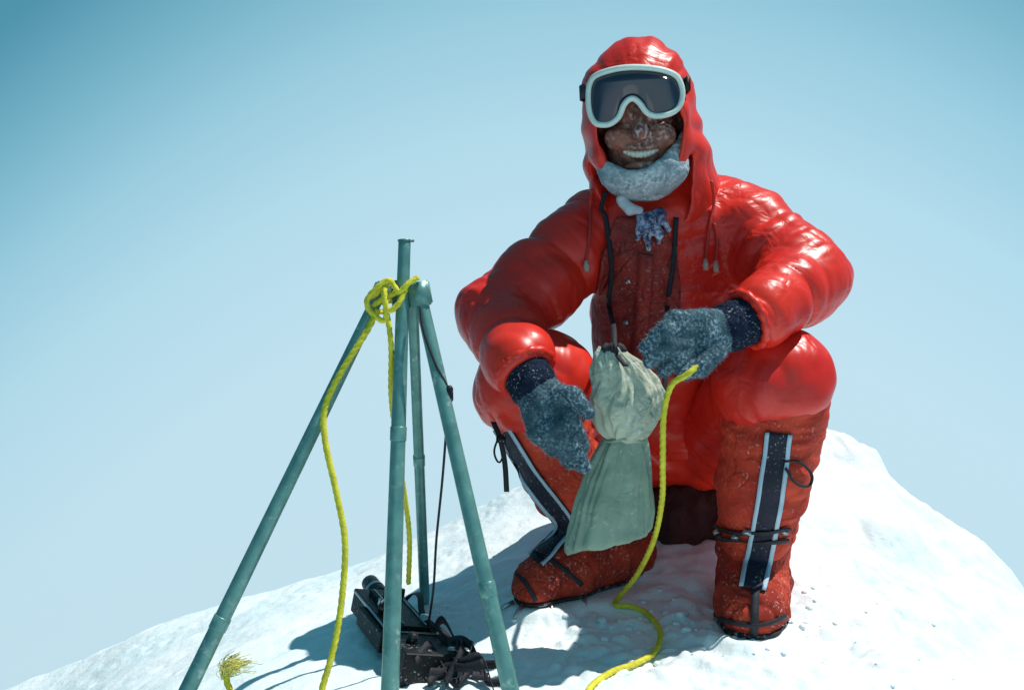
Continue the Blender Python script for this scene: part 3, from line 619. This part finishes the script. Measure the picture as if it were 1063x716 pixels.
for k in range(190):
    a0 = P(233, 702, 1.73)+rng.normal(0, .0028, 3); an = rng.normal(.35, .30); ln = rng.uniform(.024, .052); dr = np.array([math.sin(an), rng.normal(0, .25), math.cos(an)*.8])
    mid = a0+dr*ln*.6+rng.normal(0, .003, 3); e = a0+dr*ln+np.array([.014, 0, -.009])*ln/.05+rng.normal(0, .004, 3)
    p, _ = resample(catmull([a0, mid, e], 6), .004); fr.append(tube(p, .00055, 4))
V, Q = merge(fr); mk('frayed_end', V, Q, FRAY, tied)
# ================================================================ TRIPOD
tri = empty('pole_tripod', P(425, 690, 1.85), 'green metal pole tripod standing on the snow beside the crouching person', 'tripod')
def pole(name, a, b, ra, rb, joints=(), spike=True):
    d = b-a; t = np.array([0, .004, .02, .5, .98, 1.]); r = np.interp(t, [0, 1], [ra, rb]); r[0] *= .8; r[-1] *= .8
    o = mk(name, *tube(a+d*t[:, None], r, 20), ALU, tri); L = np.linalg.norm(d)
    for j in joints:
        rr = ra+(rb-ra)*j+.0014; h_ = .012/L
        mk('collar', *tube(a+d*np.array([j-h_, j-h_*.9, j+h_*.9, j+h_])[:, None], [rr*.94, rr, rr, rr*.94], 20), ALU, o)
    if spike: mk('spike', *tube([b-d/L*.01, b+d/L*.05], [rb*.7, .003], 12), ALUJ, o)
    return o
pole('mast', P(420, 250, 1.855), P(404, 742, 1.69), .0105, .0152, (.42,))
pole('leg', P(398, 297, 1.845), P(184, 738, 1.70), .0108, .0142, (.8,))
pole('leg', P(434, 298, 1.845), P(536, 742, 1.66), .0115, .0142, (.72,))
pole('leg', P(428, 300, 1.875), P(441, 626, 2.19), .0095, .0105, (.5,))
mk('hub_collar', *tube([P(418, 291, 1.853), P(418, 293, 1.853), P(417, 318, 1.847), P(417, 320, 1.847)], [.015, .017, .017, .015], 20), ALUJ, tri)
mk('leg_socket', *bbox_mesh((.036, .034, .042), .003, Matrix.Translation(P(436, 305, 1.842)) @ Matrix.Rotation(R(-10), 4, 'Y')), ALU, tri)
mk('leg_socket', *bbox_mesh((.030, .030, .030), .003, Matrix.Translation(P(396, 303, 1.842)) @ Matrix.Rotation(R(24), 4, 'Y')), ALU, tri)
mk('mast_cap', *tube([P(420, 251, 1.8545), P(420, 249, 1.855)], [.0118, .0118], 16), ALUJ, tri)
mk('mast_pin', *tube([P(414, 251, 1.85), P(430, 250, 1.852)], .0022, 8), ALUJ, tri)
mk('leg_hinge', *bbox_mesh((.05, .018, .014), .003, Matrix.Translation(P(414, 306, 1.85))), ALUJ, tri)
# ================================================================ BLACK DEVICE
G1 = ground(388, 648); G2 = ground(438, 702); d = G2-G1; d[2] = d[2]*.5-.012; L = np.linalg.norm(d); ex = d/L; ez = np.array([.46, -.55, 1.]); ez -= ex*(ez@ex); ez /= np.linalg.norm(ez); ey = np.cross(ez, ex)
M4 = Matrix([[*ex, 0], [*ey, 0], [*ez, 0], [0, 0, 0, 1]]).transposed(); cc = (G1+G2)/2+ez*.034; M4 = Matrix.Translation(cc) @ M4
dev = empty('film_camera', cc-np.array([0, 0, .034]), 'black boxy camera with its strap lying on snow between the tripod legs', 'camera')
T_ = lambda x, y, z: M4 @ Matrix.Translation((x, y, z))
def flat(o): o.data.polygons.foreach_set('use_smooth', [False]*len(o.data.polygons)); return o
flat(mk('camera_body', *bbox_mesh((L*1.15, .090, .046), .0015, M4, 1), PLASTIC, dev))
flat(mk('top_plate', *bbox_mesh((L*.70, .060, .012), .0012, T_(-L*.12, .006, .028), 1), PLASTIC, dev))
flat(mk('film_back', *bbox_mesh((L*.34, .102, .060), .002, T_(L*.46, -.004, -.002), 1), PLASTIC, dev))
for y in (-.0462, .0462): mk('metal_trim', *bbox_mesh((L*1.0, .003, .006), .001, T_(-L*.06, y, .019)), SILVER, dev)
for y in (-.018, .026): mk('metal_trim', *bbox_mesh((L*.64, .003, .003), .001, T_(-L*.12, y, .0352)), SILVER, dev)
mk('metal_trim', *bbox_mesh((.003, .085, .006), .001, T_(-L*.582, 0, .018)), SILVER, dev)
mk('metal_trim', *bbox_mesh((.003, .098, .004), .001, T_(L*.30, -.004, .0295)), SILVER, dev)
w = lambda x, y, z: np.array(M4 @ Vector((x, y, z)))
mk('lens_barrel', *tube([w(-L*.55, .015, .006), w(-L*.62, .015, .006), w(-L*.86, .015, .010), w(-L*.88, .015, .010)], [.018, .020, .018, .015], 24), PLASTIC, dev)
mk('lens_ring', *tube([w(-L*.70, .015, .007), w(-L*.73, .015, .0075)], [.0206, .0206], 24), SILVER, dev)
for x, y in ((-.38, .030), (-.1, -.030), (.12, .030), (.46, -.028)): mk('dial', *tube([w(L*x, y, .026), w(L*x, y, .046)], [.010, .009], 16), SILVER if x == .12 else PLASTIC, dev)
flat(mk('viewfinder', *bbox_mesh((.036, .026, .020), .0015, T_(-L*.24, 0., .042), 1), PLASTIC, dev))
mk('crank_arm', *tube([w(-L*.1, -.030, .047), w(L*.02, -.052, .050), w(L*.03, -.054, .062)], .003, 8), SILVER, dev)
flat(mk('side_grip', *bbox_mesh((L*.5, .012, .036), .002, T_(-L*.05, -.051, -.004), 1), PLASTIC, dev))
for k, pts in enumerate(([(434, 690), (452, 680), (474, 690), (480, 706), (462, 716)], [(444, 704), (464, 690), (486, 700), (505, 712), (522, 724)], [(432, 712), (448, 702), (470, 716), (492, 708), (516, 714)], [(456, 690), (476, 692), (462, 712), (446, 722)], [(444, 716), (462, 708), (484, 718), (502, 722)], [(468, 684), (488, 692), (488, 710), (476, 722)], [(448, 684), (460, 674), (478, 680), (492, 698)], [(474, 700), (496, 704), (506, 718), (490, 726)], [(436, 700), (458, 698), (478, 712), (500, 716), (514, 728)])):
    p3 = [ground(a, b)+np.array([0, 0, .012+.015*((k+i) % 4)]) for i, (a, b) in enumerate(pts)]
    wd_ = np.array([.25, .75, .6]) if k % 2 else np.array([-.3, .5, .8])
    solid(mk('carry_strap', *ribbon3(p3, wd_/np.linalg.norm(wd_), .015), BLACK, dev), .002, 0)
p3 = [w(-L*.5, .05, .0), w(-L*.45, .062, .03), w(-L*.2, .05, .052), w(L*.1, .03, .040), w(L*.4, .045, .036), w(L*.66, .03, .02)]
solid(mk('carry_strap', *ribbon3(p3, ey*.8+ez*.3, .014), BLACK, dev), .002, 0)
for (a, b) in ((470, 700), (492, 706)): mk('strap_buckle', *bbox_mesh((.018, .012, .005), .0015, Matrix.Translation(ground(a, b)+np.array([0, 0, .046]))), SILVER, dev)
# black cord from the tripod to the device
cp = [P(436, 318, 1.815), P(440, 345, 1.80), P(452, 378, 1.795), P(466, 408, 1.795), P(463, 450, 1.80), P(459, 500, 1.81), P(453, 560, 1.83), P(450, 610, 1.85), w(L*.2, .03, .026)]
cab = empty('black_cable', P(455, 560, 1.83), 'thin black cable hanging from the tripod head down to the camera', 'cable')
p, _ = resample(catmull(cp, 8), .006); mk('cord', *tube(p, .0022, 8), BLACK, cab)
mk('connector', *tube([P(466, 400, 1.795), P(466.3, 403, 1.795), P(466.5, 415, 1.795), P(466, 418, 1.795)], [.004, .0068, .0068, .004], 10), PLASTIC, cab)
# ================================================================ LIGHT
S = np.array([.43, .08, .89]); S /= np.linalg.norm(S)
sd = bpy.data.lights.new('sun', 'SUN'); so = bpy.data.objects.new('sun', sd); COL.objects.link(so); sd.energy = 4.1; sd.angle = R(.5); sd.color = (1, .97, .92)
so.rotation_euler = Vector(S).to_track_quat('Z', 'Y').to_euler(); so.location = (3, 2, 5)
wd = bpy.data.worlds.new('World'); scene.world = wd; wd.use_nodes = True; nt = wd.node_tree; N = nt.nodes; L_ = nt.links; N.clear()
out = N.new('ShaderNodeOutputWorld'); tc = N.new('ShaderNodeTexCoord'); sx = N.new('ShaderNodeSeparateXYZ'); L_.new(tc.outputs['Generated'], sx.inputs[0])
def mth(op, a, b=None):
    n = N.new('ShaderNodeMath'); n.operation = op
    for i, v in ((0, a), (1, b)):
        if v is None: continue
        if isinstance(v, (int, float)): n.inputs[i].default_value = v
        else: L_.new(v, n.inputs[i])
    return n.outputs[0]
x0 = mth('SUBTRACT', sx.outputs[0], .07); x2 = mth('MULTIPLY', mth('MULTIPLY', x0, x0), 1.5); m_ = mth('ADD', x2, mth('MULTIPLY', sx.outputs[2], 1.55))
fac = mth('DIVIDE', mth('ADD', m_, .6), 2.4)
rp_ = N.new('ShaderNodeValToRGB'); L_.new(fac, rp_.inputs[0]); cr_ = rp_.color_ramp
stops = [(0., (.53, .71, .77)), (.22, (.51, .70, .77)), (.32, (.42, .65, .73)), (.39, (.295, .545, .64)), (.45, (.160, .40, .495)), (.51, (.060, .25, .335)), (.66, (.028, .165, .23)), (1., (.022, .145, .20))]
cr_.elements[0].position = 0; cr_.elements[0].color = (*stops[0][1], 1); cr_.elements[1].position = 1; cr_.elements[1].color = (*stops[-1][1], 1)
for p_, c_ in stops[1:-1]:
    e = cr_.elements.new(p_); e.color = (*c_, 1)
bg = N.new('ShaderNodeBackground'); L_.new(rp_.outputs[0], bg.inputs[0]); bg.inputs[1].default_value = 1.0
sky = N.new('ShaderNodeTexSky'); sky.sky_type = 'NISHITA'; sky.sun_disc = False; sky.altitude = 8000; sky.sun_elevation = math.asin(S[2]); sky.sun_rotation = math.atan2(S[0], S[1])
cx_ = N.new('ShaderNodeCombineXYZ'); L_.new(sx.outputs[0], cx_.inputs[0]); L_.new(sx.outputs[1], cx_.inputs[1])
L_.new(mth('POWER', mth('ADD', mth('MULTIPLY', sx.outputs[2], sx.outputs[2]), .12), .5), cx_.inputs[2]); L_.new(cx_.outputs[0], sky.inputs[0])
tn = N.new('ShaderNodeVectorMath'); tn.operation = 'MULTIPLY'; L_.new(sky.outputs[0], tn.inputs[0]); tn.inputs[1].default_value = (.8, 1., .85)
bg2 = N.new('ShaderNodeBackground'); L_.new(tn.outputs[0], bg2.inputs[0]); bg2.inputs[1].default_value = .05
ad = N.new('ShaderNodeAddShader'); L_.new(bg.outputs[0], ad.inputs[0]); L_.new(bg2.outputs[0], ad.inputs[1]); L_.new(ad.outputs[0], out.inputs[0])
scene.view_settings.view_transform = 'Standard'; scene.view_settings.look = 'None'; scene.view_settings.exposure = 0
